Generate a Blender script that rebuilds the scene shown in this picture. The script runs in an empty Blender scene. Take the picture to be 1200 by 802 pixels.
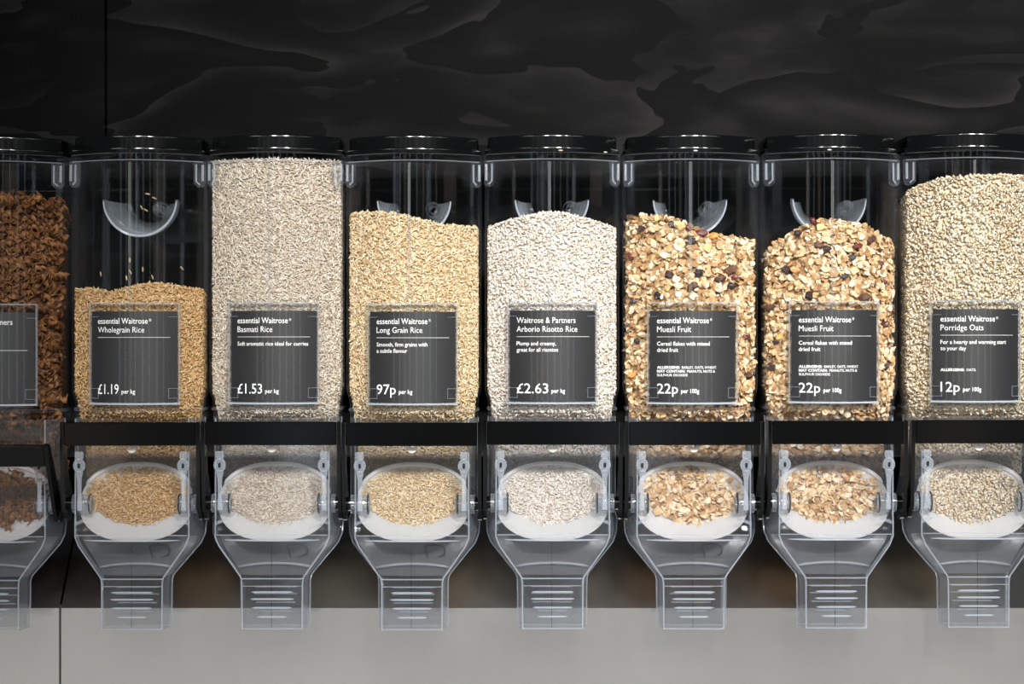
import bpy, bmesh, math, random
import numpy as np
from mathutils import Vector, Matrix, Euler

# ------------------------------------------------------------------ camera, world, lights
SC = bpy.context.scene
COL = SC.collection
EYE = 1.35            # eye height above the shop floor (m)
D = 2400.0            # camera distance to the bin plane (mm)

cam_d = bpy.data.cameras.new('camera'); cam = bpy.data.objects.new('camera', cam_d); COL.objects.link(cam)
cam.location = (0, -D/1000, EYE); cam.rotation_euler = (math.pi/2, 0, 0)
cam_d.sensor_width = 36; cam_d.lens = 36*D/1200.0
cam_d.clip_start = 0.05
cam_d.dof.use_dof = True; cam_d.dof.focus_distance = D/1000-0.03; cam_d.dof.aperture_fstop = 5.6
SC.camera = cam

world = bpy.data.worlds.new('shop_ambient'); SC.world = world; world.use_nodes = True
world.node_tree.nodes['Background'].inputs[0].default_value = (0.93, 0.97, 1.0, 1)
world.node_tree.nodes['Background'].inputs[1].default_value = 0.045

def spot(name, loc, target, energy, size_deg, blend, radius, color=(1, 0.96, 0.915)):
    l = bpy.data.lights.new(name, 'SPOT'); l.energy = energy; l.spot_size = math.radians(size_deg)
    l.spot_blend = blend; l.shadow_soft_size = radius; l.color = color
    o = bpy.data.objects.new(name, l); COL.objects.link(o); o.location = loc
    o.rotation_euler = (Vector(target)-Vector(loc)).to_track_quat('-Z', 'Y').to_euler()
    return o
# ceiling track spots of the shop
spot('track_spot', (0.75, -3.1, EYE+1.5), (0.28, 0, EYE+0.03), 630, 30, 0.8, 0.17)
spot('track_spot', (-0.5, -3.1, EYE+1.5), (-0.17, 0, EYE+0.0), 275, 26, 0.9, 0.17)
spot('track_spot', (1.7, -3.1, EYE+1.5), (0.72, 0, EYE-0.02), 350, 28, 0.9, 0.17)
def area(name, loc, target, energy, sx, sy, color=(1, 0.97, 0.94)):
    l = bpy.data.lights.new(name, 'AREA'); l.shape = 'RECTANGLE'; l.size = sx; l.size_y = sy; l.energy = energy; l.color = color
    o = bpy.data.objects.new(name, l); COL.objects.link(o); o.location = loc
    o.rotation_euler = (Vector(target)-Vector(loc)).to_track_quat('-Z', 'Y').to_euler()
# ceiling light panels along the shop aisles behind the photographer
for ly in (-3.4, -5.4, -7.4):
    for lx in (-3.2, 0.2, 3.6):
        area('ceiling_panel', (lx, ly, 3.15), (lx, ly, 0), 46, 1.6, 0.5)
# unseen area lights added behind the photographer for faint streaks in the curved plastic
for wx, ww, rad, colr in ((-6.0, .5, .8, (.75, .88, 1)), (-4.1, .25, 1.0, (.8, .9, 1)), (-2.6, .8, .45, (1, .86, .72)), (-1.2, .2, 1.1, (.78, .92, 1)), (.7, .45, .6, (.8, .9, 1)), (2.5, .2, 1.0, (1, .9, .8)), (4.6, .7, .5, (.78, .9, 1)), (6.6, .3, .9, (.8, .92, 1))):
    area('streak_light', (wx, -9.2, 1.4), (wx, 0, 1.4), rad*math.pi*ww*2.4, ww, 2.4, colr)

vs = SC.view_settings
vs.view_transform = 'Standard'; vs.look = 'None'; vs.exposure = 0.0; vs.gamma = 1.0; vs.use_curve_mapping = False
SC.cycles.transparent_max_bounces = 48
SC.cycles.max_bounces = 10
SC.cycles.use_denoising = True

# ------------------------------------------------------------------ helpers
ZB = -333.0           # dispenser base (nozzle mouth) in mm relative to eye height
def W(p, zoff=0.0):   # mm relative to the eye -> metres
    return (p[0]/1000, p[1]/1000, (p[2]+zoff)/1000)

class MB:
    """collects polygons in mm; build() links them as ONE mesh object"""
    def __init__(s): s.v = []; s.f = []
    def add(s, v, f):
        o = len(s.v); s.v += [tuple(p) for p in v]; s.f += [tuple(i+o for i in q) for q in f]
    def loft(s, rings, closed=True, caps=(False, False), wrap=False):
        n = len(rings[0]); v = [p for r in rings for p in r]; f = []
        m = len(rings)
        for k in range(m if wrap else m-1):
            a = k*n; b = ((k+1) % m)*n
            for i in range(n if closed else n-1):
                j = (i+1) % n
                f.append((a+i, a+j, b+j, b+i))
        if caps[0]: f.append(tuple(reversed(range(n))))
        if caps[1]: f.append(tuple((m-1)*n+i for i in range(n)))
        s.add(v, f); return s
    def box(s, x0, x1, y0, y1, z0, z1, bev=0.0):
        b = min(bev, (x1-x0)*.45, (y1-y0)*.45, (z1-z0)*.45)
        def ring(z, i):
            X0, X1, Y0, Y1 = x0+i, x1-i, y0+i, y1-i
            if b <= 0: return [(X0, Y0, z), (X1, Y0, z), (X1, Y1, z), (X0, Y1, z)]
            return [(X0+b, Y0, z), (X1-b, Y0, z), (X1, Y0+b, z), (X1, Y1-b, z), (X1-b, Y1, z), (X0+b, Y1, z), (X0, Y1-b, z), (X0, Y0+b, z)]
        if b <= 0: return s.loft([ring(z0, 0), ring(z1, 0)], caps=(True, True))
        return s.loft([ring(z0, b*.7), ring(z0+b, 0), ring(z1-b, 0), ring(z1, b*.7)], caps=(True, True))
    def tube(s, path, r, n=8, caps=True, flat=1.0):
        P = [Vector(p) for p in path]; rings = []
        rr = r if isinstance(r, (list, tuple)) else [r]*len(P)
        up = None
        for i, p in enumerate(P):
            t = (P[min(i+1, len(P)-1)]-P[max(i-1, 0)]).normalized()
            if up is None:
                up = Vector((0, 0, 1)) if abs(t.z) < 0.9 else Vector((0, 1, 0))
            a = t.cross(up).normalized(); b = a.cross(t).normalized(); up = b
            rings.append([tuple(p+a*rr[i]*math.cos(2*math.pi*k/n)+b*rr[i]*flat*math.sin(2*math.pi*k/n)) for k in range(n)])
        return s.loft(rings, caps=(caps, caps))
    def prism(s, pts, y0, y1):            # polygon in (x,z) pushed along y
        n = len(pts)
        s.add([(x, y0, z) for x, z in pts]+[(x, y1, z) for x, z in pts],
              [tuple(range(n)), tuple(reversed(range(n, 2*n)))]+[(i, i+n, (i+1) % n+n, (i+1) % n) for i in range(n)]); return s
    def prism_x(s, pts, x0, x1):          # polygon in (y,z) pushed along x
        n = len(pts)
        s.add([(x0, y, z) for y, z in pts]+[(x1, y, z) for y, z in pts],
              [tuple(range(n)), tuple(reversed(range(n, 2*n)))]+[(i, i+n, (i+1) % n+n, (i+1) % n) for i in range(n)]); return s
    def mesh(s, name, mat, smooth=True, ang=32, zshift=-ZB):
        me = bpy.data.meshes.new(name)
        me.from_pydata([((x)/1000, y/1000, (z+zshift)/1000) for x, y, z in s.v], [], s.f)
        bm = bmesh.new(); bm.from_mesh(me); bmesh.ops.recalc_face_normals(bm, faces=bm.faces); bm.to_mesh(me); bm.free()
        me.materials.append(mat)
        if smooth:
            me.shade_smooth(); me.set_sharp_from_angle(angle=math.radians(ang))
        return me
    def build(s, name, mat, parent=None, smooth=True, ang=32, zshift=-ZB):
        return link(name, s.mesh(name, mat, smooth, ang, zshift), parent)

def link(name, data, parent=None):
    o = bpy.data.objects.new(name, data); COL.objects.link(o)
    if parent is not None: o.parent = parent
    return o
def tag(o, label=None, cat=None, group=None, kind=None):
    if label: o['label'] = label
    if cat: o['category'] = cat
    if group: o['group'] = group
    if kind: o['kind'] = kind
    return o
def copy_tree(o, parent=None):
    c = o.copy(); COL.objects.link(c); c.parent = parent
    for ch in list(o.children): copy_tree(ch, c)
    return c

# ------------------------------------------------------------------ materials
def new_mat(name):
    m = bpy.data.materials.new(name); m.use_nodes = True; m.node_tree.nodes.clear()
    return m, m.node_tree.nodes, m.node_tree.links
def principled(name, col, rough=0.5, metal=0.0, spec=0.5, coat=0.0):
    m, N, L = new_mat(name)
    o = N.new('ShaderNodeOutputMaterial'); b = N.new('ShaderNodeBsdfPrincipled'); L.new(b.outputs[0], o.inputs[0])
    b.inputs['Base Color'].default_value = (*col, 1); b.inputs['Roughness'].default_value = rough
    b.inputs['Metallic'].default_value = metal; b.inputs['Specular IOR Level'].default_value = spec
    b.inputs['Coat Weight'].default_value = coat
    return m, N, L, b
def mth(N, L, op, a, b=None, clamp=False):
    n = N.new('ShaderNodeMath'); n.operation = op; n.use_clamp = clamp
    for i, q in enumerate((a, b)):
        if q is None: continue
        if isinstance(q, (int, float)): n.inputs[i].default_value = q
        else: L.new(q, n.inputs[i])
    return n.outputs[0]
def clear_plastic(name, tint=(.985, .99, .995), f0=0.035, fmax=0.85, rough=0.04, edge=0.3, edge_pow=4.0,
                  edge_col=(.72, .80, .90), haze=0.0, dust=0.0, haze_col=(.9, .92, .94)):
    m, N, L = new_mat(name)
    o = N.new('ShaderNodeOutputMaterial')
    tr = N.new('ShaderNodeBsdfTransparent'); tr.inputs[0].default_value = (*tint, 1)
    gl = N.new('ShaderNodeBsdfGlossy'); gl.inputs['Roughness'].default_value = rough
    di = N.new('ShaderNodeBsdfDiffuse'); di.inputs[0].default_value = (*edge_col, 1)
    tl = N.new('ShaderNodeBsdfTranslucent'); tl.inputs[0].default_value = (*edge_col, 1)
    dt = N.new('ShaderNodeMixShader'); L.new(di.outputs[0], dt.inputs[1]); L.new(tl.outputs[0], dt.inputs[2])
    lw = N.new('ShaderNodeLayerWeight'); lw.inputs[0].default_value = 0.5
    f = lw.outputs['Facing']
    e = mth(N, L, 'MULTIPLY', mth(N, L, 'POWER', f, edge_pow), edge)
    if haze or dust:
        hz = haze
        if dust:
            tc = N.new('ShaderNodeTexCoord')
            nz = N.new('ShaderNodeTexNoise'); nz.inputs['Scale'].default_value = 900; nz.inputs['Detail'].default_value = 4
            n2 = N.new('ShaderNodeTexNoise'); n2.inputs['Scale'].default_value = 22; n2.inputs['Detail'].default_value = 3
            L.new(tc.outputs['Object'], nz.inputs['Vector']); L.new(tc.outputs['Object'], n2.inputs['Vector'])
            a = mth(N, L, 'MULTIPLY', mth(N, L, 'SUBTRACT', nz.outputs[0], 0.52, True), 6.0, True)
            b = mth(N, L, 'MULTIPLY', mth(N, L, 'SUBTRACT', n2.outputs[0], 0.34, True), 3.0, True)
            hz = mth(N, L, 'ADD', mth(N, L, 'MULTIPLY', mth(N, L, 'MULTIPLY', a, b), dust), haze)
        e = mth(N, L, 'ADD', e, hz, True)
    m1 = N.new('ShaderNodeMixShader'); L.new(e, m1.inputs[0]); L.new(tr.outputs[0], m1.inputs[1]); L.new(dt.outputs[0], m1.inputs[2])
    sch = mth(N, L, 'ADD', mth(N, L, 'MULTIPLY', mth(N, L, 'POWER', f, 5.0), fmax-f0), f0)
    m2 = N.new('ShaderNodeMixShader'); L.new(sch, m2.inputs[0]); L.new(m1.outputs[0], m2.inputs[1]); L.new(gl.outputs[0], m2.inputs[2])
    L.new(m2.outputs[0], o.inputs[0])
    return m
M = {}
M['clear'] = clear_plastic('clear_bin_plastic', edge=0.12, f0=0.025, fmax=.7)
M['clear_low'] = clear_plastic('clear_chute_plastic', tint=(.92, .925, .935), edge=0.38, edge_pow=3.2, f0=0.035, haze=0.013)
M['clear_dusty'] = clear_plastic('dusty_chute_plastic', tint=(.92, .925, .935), edge=0.38, edge_pow=3.2, f0=0.035, haze=0.015, dust=0.09)
M['clear_rim'] = clear_plastic('clear_rim_plastic', edge=0.35, edge_pow=2.2, f0=0.07, haze=0.015)
M['frost'] = clear_plastic('frosted_clip_plastic', edge=0.6, edge_pow=1.5, f0=0.06, haze=0.22, rough=.12)
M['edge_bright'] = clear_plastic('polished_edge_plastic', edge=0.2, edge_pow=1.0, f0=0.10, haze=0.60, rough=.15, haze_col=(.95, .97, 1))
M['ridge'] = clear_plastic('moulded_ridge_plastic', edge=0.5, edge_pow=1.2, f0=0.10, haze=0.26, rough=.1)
M['holder'] = clear_plastic('label_pocket_plastic', edge=0.2, f0=0.03, rough=.06)
M['clip_line'] = clear_plastic('label_clip_plastic', edge=0.2, edge_pow=1.0, f0=0.05, haze=0.16)
M['bowl'] = clear_plastic('milky_gate_plastic', edge=0.2, edge_pow=2, f0=0.04, haze=0.74, rough=.25, edge_col=(.94, .94, .93))
M['bowl_rim'] = clear_plastic('milky_gate_rim_plastic', edge=0.2, edge_pow=2, f0=0.05, haze=0.72, rough=.25, edge_col=(.92, .92, .92))
M['black'] = principled('black_gloss_plastic', (.002, .0022, .0024), .12, spec=.32)[0]
M['lid'] = principled('black_lid_plastic', (.0022, .0028, .003), .13, spec=.5)[0]
M['rubber'] = principled('dark_pivot_ring', (.01, .012, .014), .25)[0]
M['print'] = principled('white_print', (.86, .86, .85), .6)[0]
M['print_grey'] = principled('grey_print_rule', (.5, .5, .5), .6)[0]
m, N, L, b = principled('charcoal_card', (.013, .0135, .015), .5)
M['card'] = m
M['chrome'] = principled('bolt_metal', (.35, .42, .48), .2, metal=1)[0]
M['rail'] = principled('black_rail_paint', (.012, .012, .013), .5)[0]

# black-stained plywood
m, N, L, b = principled('black_stained_plywood', (.02, .02, .02), .6, spec=.04)
tc = N.new('ShaderNodeTexCoord')
mp = N.new('ShaderNodeMapping'); mp.inputs['Scale'].default_value = (1.7, 1.0, 5.5); L.new(tc.outputs['Object'], mp.inputs[0])
nz = N.new('ShaderNodeTexNoise'); nz.inputs['Scale'].default_value = 1.7; nz.inputs['Detail'].default_value = 3; nz.inputs['Roughness'].default_value = .45
nz.inputs['Distortion'].default_value = .7; L.new(mp.outputs[0], nz.inputs[0])
bands = mth(N, L, 'FRACT', mth(N, L, 'MULTIPLY', nz.outputs[0], 5.5))
mp2 = N.new('ShaderNodeMapping'); mp2.inputs['Scale'].default_value = (9, 1, 160); L.new(tc.outputs['Object'], mp2.inputs[0])
fine = N.new('ShaderNodeTexNoise'); fine.inputs['Scale'].default_value = 1.5; fine.inputs['Detail'].default_value = 5; L.new(mp2.outputs[0], fine.inputs[0])
mp3 = N.new('ShaderNodeMapping'); mp3.inputs['Scale'].default_value = (3, 1, 7); L.new(tc.outputs['Object'], mp3.inputs[0])
blot = N.new('ShaderNodeTexNoise'); blot.inputs['Scale'].default_value = 1.3; blot.inputs['Detail'].default_value = 4; L.new(mp3.outputs[0], blot.inputs[0])
mix = mth(N, L, 'ADD', mth(N, L, 'MULTIPLY', mth(N, L, 'POWER', bands, 2.2), mth(N, L, 'MULTIPLY', mth(N, L, 'SUBTRACT', blot.outputs[0], .40, True), 3.6, True)), mth(N, L, 'MULTIPLY', fine.outputs[0], .16))
cr = N.new('ShaderNodeValToRGB'); L.new(mix, cr.inputs[0])
cr.color_ramp.elements[0].position = .08; cr.color_ramp.elements[0].color = (.0016, .0017, .0020, 1)
cr.color_ramp.elements[1].position = .75; cr.color_ramp.elements[1].color = (.0125, .0124, .0128, 1)
L.new(cr.outputs[0], b.inputs['Base Color'])
bp = N.new('ShaderNodeBump'); bp.inputs['Strength'].default_value = .12; bp.inputs['Distance'].default_value = .002
L.new(mth(N, L, 'ADD', fine.outputs[0], mix), bp.inputs['Height']); L.new(bp.outputs[0], b.inputs['Normal'])
M['wood'] = m

# brushed steel
m, N, L, b = principled('brushed_steel', (.42, .42, .41), .38, metal=1.0)
tc = N.new('ShaderNodeTexCoord')
mp = N.new('ShaderNodeMapping'); mp.inputs['Scale'].default_value = (3, 900, 900); L.new(tc.outputs['Object'], mp.inputs[0])
br = N.new('ShaderNodeTexNoise'); br.inputs['Scale'].default_value = 2; br.inputs['Detail'].default_value = 5; L.new(mp.outputs[0], br.inputs[0])
sm = N.new('ShaderNodeTexNoise'); sm.inputs['Scale'].default_value = 7; sm.inputs['Detail'].default_value = 5; L.new(tc.outputs['Object'], sm.inputs[0])
L.new(mth(N, L, 'ADD', mth(N, L, 'MULTIPLY', br.outputs[0], .10), mth(N, L, 'ADD', mth(N, L, 'MULTIPLY', sm.outputs[0], .12), .12)), b.inputs['Roughness'])
cr = N.new('ShaderNodeValToRGB'); L.new(mth(N, L, 'ADD', mth(N, L, 'MULTIPLY', br.outputs[0], .4), mth(N, L, 'MULTIPLY', sm.outputs[0], .6)), cr.inputs[0])
cr.color_ramp.elements[0].position = .3; cr.color_ramp.elements[0].color = (.58, .58, .57, 1)
cr.color_ramp.elements[1].position = .7; cr.color_ramp.elements[1].color = (.66, .66, .65, 1)
L.new(cr.outputs[0], b.inputs['Base Color'])
M['steel'] = m

def food_mat(name, stops, per_object=False, rough=.55, transl=0.0, bump=0):
    m, N, L, b = principled(name, stops[0][1], rough, spec=.35)
    if per_object:
        src = N.new('ShaderNodeObjectInfo').outputs['Random']
    else:
        at = N.new('ShaderNodeAttribute'); at.attribute_name = 'rnd'; src = at.outputs['Fac']
    cr = N.new('ShaderNodeValToRGB'); L.new(src, cr.inputs[0])
    el = cr.color_ramp.elements
    while len(el) < len(stops): el.new(.5)
    for e, (p, c) in zip(el, stops): e.position = p; e.color = (*c, 1)
    tc = N.new('ShaderNodeTexCoord'); nz = N.new('ShaderNodeTexNoise'); nz.inputs['Scale'].default_value = 450; L.new(tc.outputs['Object'], nz.inputs[0])
    mx = N.new('ShaderNodeMix'); mx.data_type = 'RGBA'; mx.blend_type = 'MULTIPLY'; mx.inputs['Factor'].default_value = .35
    L.new(cr.outputs[0], mx.inputs['A']); L.new(nz.outputs[0], mx.inputs['B']); L.new(mx.outputs['Result'], b.inputs['Base Color'])
    if transl:
        b.inputs['Subsurface Weight'].default_value = transl; b.inputs['Subsurface Radius'].default_value = (1, .8, .5); b.inputs['Subsurface Scale'].default_value = .0015
    return m

# ------------------------------------------------------------------ the setting
YW = 170.0      # plywood plane
ws = tag(link('wall_back', None), 'black stained plywood wall above the food dispensers', kind='structure')
ws.location = (0, YW/1000, EYE)
seam_x = (124-600)*(D+YW)/D
def board(name, x0, x1, z0, z1):
    mb = MB().box(x0, x1, 0, 18, z0, z1, 1.0)
    return mb.build(name, M['wood'], ws, zshift=0)
board('plywood_panel', -1500, seam_x-0.8, -330, 900)
board('plywood_panel', seam_x+0.8, 1500, -330, 900)

fl = MB().box(-9000, 9000, -12000, 160, -20, 0, 0)
m, N, L, b = principled('shop_floor_tile', (.60, .60, .59), .35)
fo = fl.build('floor', m, zshift=0); tag(fo, 'pale grey tiled shop floor', kind='structure')
# folded steel counter: vertical fascia, then a 45 degree slope up to the wall
YS = 55.0
z_fold = -(713-401)*(D+YS)/D
seam2 = (70.5-600)*(D+YS)/D
def steel(x0, x1, label):
    e = link('steel_splash_panel', None); e.location = (0, 0, EYE); tag(e, label, 'steel panel', kind='structure')
    e.name = 'trim_1' if x0 < -1000 else 'trim_2'
    mb = MB(); mb.loft([[(x, YS, z_fold), (x, YS+2, z_fold+1), (x, YS+2, -900), (x, YS, -900)] for x in (x0, x1)], caps=(True, True))
    mb.build('fascia_sheet', M['steel'], e, zshift=0)
    mb = MB(); dy = YW-1-YS
    mb.loft([[(x, YS, z_fold), (x, YS+dy, z_fold+dy*1.02), (x, YS+dy, z_fold+dy*1.02-2), (x, YS+2, z_fold-1)] for x in (x0, x1)], caps=(True, True))
    mb.build('sloped_sheet', M['steel'], e, zshift=0)
steel(-1500, seam2-1.3, 'brushed steel splash panel below the pasta dispenser')
steel(seam2+1.3, 1500, 'long brushed steel splash panel below the rice, muesli and oat dispensers')
rail = MB().box(-1500, 1500, 94.6, YW-.5, -140, -84, 2).build('trim_3', M['rail'], zshift=0)
rail.location = (0, 0, EYE); tag(rail, 'black mounting rail behind the dispensers', kind='structure')

# ------------------------------------------------------------------ dispenser geometry (mm)
PHI = 0.733
def front_y(x, hw=79.0, yf=-30.0, bulge=34.0):
    t = np.asarray(x)/(hw-4.0)
    return yf+bulge*(1-np.cos(np.clip(t, -1.1, 1.1)*PHI))/(1-math.cos(PHI))
def section(hw, yf, bulge, yb, inset=0.0, nf=19):
    pts = []
    for t in np.linspace(-1, 1, nf):
        pts.append((t*(hw-4.0), yf+bulge*(1-math.cos(t*PHI))/(1-math.cos(PHI))))
    yc = yf+bulge
    pts += [(hw-1.2, yc+2.5), (hw, yc+6.5), (hw, yb-10), (hw-3, yb-3), (hw-10, yb), (0, yb), (-hw+10, yb), (-hw+3, yb-3), (-hw, yb-10), (-hw, yc+6.5), (-hw+1.2, yc+2.5)]
    if inset:
        P = np.array(pts); T = np.roll(P, -1, 0)-np.roll(P, 1, 0); T /= np.linalg.norm(T, axis=1)[:, None]
        Nn = np.stack([-T[:, 1], T[:, 0]], 1)
        pts = [tuple(q) for q in P+Nn*inset]
    return pts
BIN_Z = [-92, -78, -71, -65, -60, -56, -52, 220]
BIN_HW = [75.0, 75.0, 75.4, 76.4, 77.8, 78.7, 79, 79]
BIN_YF = [-27, -28, -29, -29.5, -30, -30, -30, -30]
def bin_par(z):
    return float(np.interp(z, BIN_Z, BIN_HW)), float(np.interp(z, BIN_Z, BIN_YF))
BACK = 95.0

def make_dispenser():
    root = link('food_dispenser', None)
    # ---- bin
    zs = BIN_Z[:-1]+[60, 140, 220]
    outer = []; inner = []
    for z in zs:
        hw, yf = bin_par(z)
        outer.append([(x, y, z) for x, y in section(hw, yf, 34, BACK)])
        inner.append([(x, y, z) for x, y in section(hw, yf, 34, BACK, inset=2.6)])
    mb = MB().loft(outer+inner[::-1], wrap=True)
    bn = mb.build('bin', M['clear'], root, ang=50)
    # top rim band
    rr = [[(x, y, z) for x, y in section(79.0+o, -30-o, 34, BACK+o)] for o, z in ((.2, 210.5), (1.4, 211.5), (1.4, 219), (.2, 220.3))]
    MB().loft(rr).build('rim_band', M['clear'], bn, ang=40)
    for z, o, mt in ((211.6, 1.5, 'ridge'), (219.6, 1.2, 'clear_rim')):  # thin pale strips imitate the highlight lines along the rim
        rl = [[(x, y, z+dz) for x, y in section(79.0+o+q, -30-o-q, 34, BACK+o)][:19] for q, dz in ((0, -.5), (.5, 0), (0, .5))]
        MB().loft(rl, closed=False).build('rim_highlight', M[mt], bn, ang=60)
    # bottom flange line
    rr = [[(x, y, z) for x, y in section(75+o, -28-o, 34, BACK)] for o, z in ((.1, -80.6), (1.5, -80), (1.5, -77.4), (.1, -76.6))]
    MB().loft(rr).build('bottom_flange', M['clear_rim'], bn, ang=40)
    # corner tabs, hollow clear blocks either side of the rim
    for s in (-1, 1):
        mb = MB()
        xo, xi = 79.6, 67.5
        prof = [(xo, 212), (xo, 186), (xo-3, 182), (xi+4, 182), (xi, 186), (xi, 212)]
        front = [(s*x, -1.5 if abs(x-xo) < 4 else -9.5, z) for x, z in prof]
        back = [(s*x, 5, z) for x, z in prof]
        n = len(prof)
        mb.add(front+back, [tuple(range(n)), tuple(reversed(range(n, 2*n)))]+[(i, i+n, (i+1) % n+n, (i+1) % n) for i in range(n)])
        mb.build('corner_tab', M['clear_rim'], bn)
        mb = MB().tube([(s*77.2, -4, 208), (s*77.2, -5, 189)], 1.3, 6)
        mb.tube([(s*70.5, -9.8, 208), (s*70.5, -10.2, 188), (s*74, -7, 184.5)], 0.9, 6)
        mb.build('tab_rib', M['ridge'], bn)
    # centre mould seam on the front
    mb = MB().tube([(-3.6, -30.4, 209), (-3.6, -30.4, -74)], 1.5, 6, flat=.6)
    mb.build('mould_seam', clear_seam, bn)
    mb = MB().box(-65, 65, BACK-5.5, BACK-2.7, 184, 187, .8); mb.build('back_rib', M['clear'], bn)
    # finger-grip scoop moulded into the back wall
    grip = MB(); rings = []; ZG = 169.0; YL = 16.0
    for k in range(9):
        a = k/8*math.pi/2
        y = YL+(BACK-3-YL)*math.sin(a)
        sc = .55+.45*math.cos(a)
        rings.append([(44*sc*math.cos(t)*(1 if True else 1), y, ZG-44*sc*math.sin(t)) for t in np.linspace(0, math.pi, 21)])
    inner_r = []
    for r in rings: inner_r.append([(x*.955, y, ZG+(z-ZG)*.955) for x, y, z in r])
    grip.loft(rings, closed=False); grip.loft(inner_r, closed=False)
    gp = grip.build('finger_grip', M['grip'], bn)
    lip = [(44*.98*math.cos(t), YL, ZG-44*.98*math.sin(t)) for t in np.linspace(0.05, math.pi-.05, 25)]
    rad = [0.5+1.1*math.sin(t)**.5 for t in np.linspace(0.05, math.pi-.05, 25)]
    MB().tube(lip, rad, 7).build('grip_lip', M['edge_bright'], bn)
    mb = MB()
    for r0, r1 in ((9, 8), (5, 4)):
        circ = lambda r, y: [(22+r*math.cos(2*math.pi*i/18), y, 158+r*math.sin(2*math.pi*i/18)) for i in range(18)]
        mb.loft([circ(r0, 26), circ(r0, 60), circ(r1, 60), circ(r1, 26)], wrap=True)
    mb.build('latch_boss', M['clear_rim'], bn)
    # ---- lid
    prof = [(0, 220.6), (1.8, 221.0), (1.8, 224.3), (1.8, 224.6), (1.65, 225.3), (1.2, 225.9), (.4, 226.3), (-1.4, 226.5), (-1.4, 238.4), (-1.4, 238.8), (-1.6, 239.7), (-2.2, 240.4), (-3.2, 240.8), (-8, 241)]
    rr = [[(x, y, z) for x, y in section(77.0+o, -29.5-o, 34, BACK+o)] for o, z in prof]
    MB().loft(rr, caps=(True, True)).build('lid', M['lid'], root, ang=22)
    # ---- lower chute housing
    #      z,    a(front hw), b(back hw), yf, yb
    H = [(-88, 66, 75.5, -34, 30), (-203, 66, 75.5, -35, 30), (-208, 66.3, 77.6, -35, 30), (-225, 66.3, 76.6, -35, 25), (-236, 62, 72.4, -35, 20),
         (-272, 36.8, 42.5, -35, 6), (-278, 35.6, 41, -35, 3), (-332, 35.2, 40.4, -35, 2)]
    def trap(z, a, b, yf, yb, i):
        a -= i; b -= i; yf += i; yb -= i
        return [(-a+2, yf, z), (a-2, yf, z), (a, yf+2.5, z), (b, yb-2.5, z), (b-2, yb, z), (-b+2, yb, z), (-b, yb-2.5, z), (-a, yf+2.5, z)]
    mb = MB().loft([trap(*h, 0) for h in H]+[trap(*h, 3.2) for h in H[::-1]], wrap=True)
    hs = mb.build('chute', M['clear_low'], root, ang=22)
    # polished outline edges along the front plate
    for s in (-1, 1):
        path = [(s*(h[1]-.6), h[3]+.2, h[0]) for h in H]
        MB().tube(path, .75, 6).build('front_edge', M['ridge'], hs)
        path = [(s*(h[2]-.4), h[4]-2, h[0]) for h in H]
        MB().tube(path, .8, 6).build('back_edge', M['ridge'], hs)
    for z, w, r, y in ((-273.5, 36, .8, -35.4), (-282, 34, .45, -35.2), (-331.4, 35, .75, -34.6), (-223, 64, .6, -35.2)):
        MB().tube([(-w, y, z), (w, y, z)], r, 6).build('front_crease', M['ridge'], hs)
    MB().tube([(-40, 1.2, -331.5), (40, 1.2, -331.5)], .7, 6).build('back_crease', M['ridge'], hs)
    arc = [(x, -35.4, -229.5+1.5*(x/55)**2*.6) for x in np.linspace(-55, 55, 9)]
    MB().tube(arc, [.3]+[1.0]*7+[.3], 6).build('front_crease', M['ridge_bright'], hs)
    for z, w in ((-289, 24), (-297, 25), (-307, 23), (-317.5, 17)):
        MB().tube([(-w, -35, z), (-w+4, -35.7, z), (w-4, -35.7, z), (w, -35, z)], [.3, 1.2, 1.2, .3], 6).build('grip_ridge', M['ridge_bright'], hs)
        MB().tube([(-w, 1, z+2), (w, 1, z+2)], .8, 6).build('back_ridge', M['ridge'], hs)
    # curved ramp inside the chute
    rings = []
    for t in np.linspace(0, 1, 9):
        z = -228-44*t; wb = np.interp(z, [-272, -236, -225], [38, 66, 70])
        y = 17-24*t**1.6
        rings.append([(x, y-5*(1-(x/wb)**2)*t, z) for x in np.linspace(-wb, wb, 11)])
    mb = MB().loft(rings, closed=False); mb.loft([[(x, y+1.8, z) for x, y, z in r] for r in rings], closed=False)
    rp = mb.build('ramp', M['ramp'], hs)
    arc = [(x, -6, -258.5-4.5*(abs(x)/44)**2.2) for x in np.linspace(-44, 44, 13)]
    MB().tube(arc, [.4]+[1.5]*11+[.4], 7).build('ramp_highlight', M['ramp_highlight'], hs)  # bright tube imitates the arched highlight across the ramp
    MB().tube([(-1, -32.4, -230), (-1, -32.4, -330)], .35, 5).build('mould_line', M['mark'], hs)
    # ---- milky dosing gate (bowl) inside the chute
    bowl = MB(); rings = []
    for r in (1.0, .93, .82, .66, .45, .22, .06):
        rings.append([bowl_pt(*se_dir(t, r)) for t in np.linspace(0, 2*math.pi, 41)[:-1]])
    back = [[tuple(np.array(p)-BN*1.8) for p in r] for r in rings]
    bowl.loft(rings[::-1]+back, caps=(True, True))
    bw = bowl.build('dosing_gate', M['bowl'], root, ang=60)
    rim = [bowl_pt(*se_dir(t)) for t in np.linspace(math.radians(25), math.radians(155), 25)]
    MB().tube(rim, [1.2]+[2.6]*23+[1.2], 8).build('gate_rim', M['bowl_rim'], bw)
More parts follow.
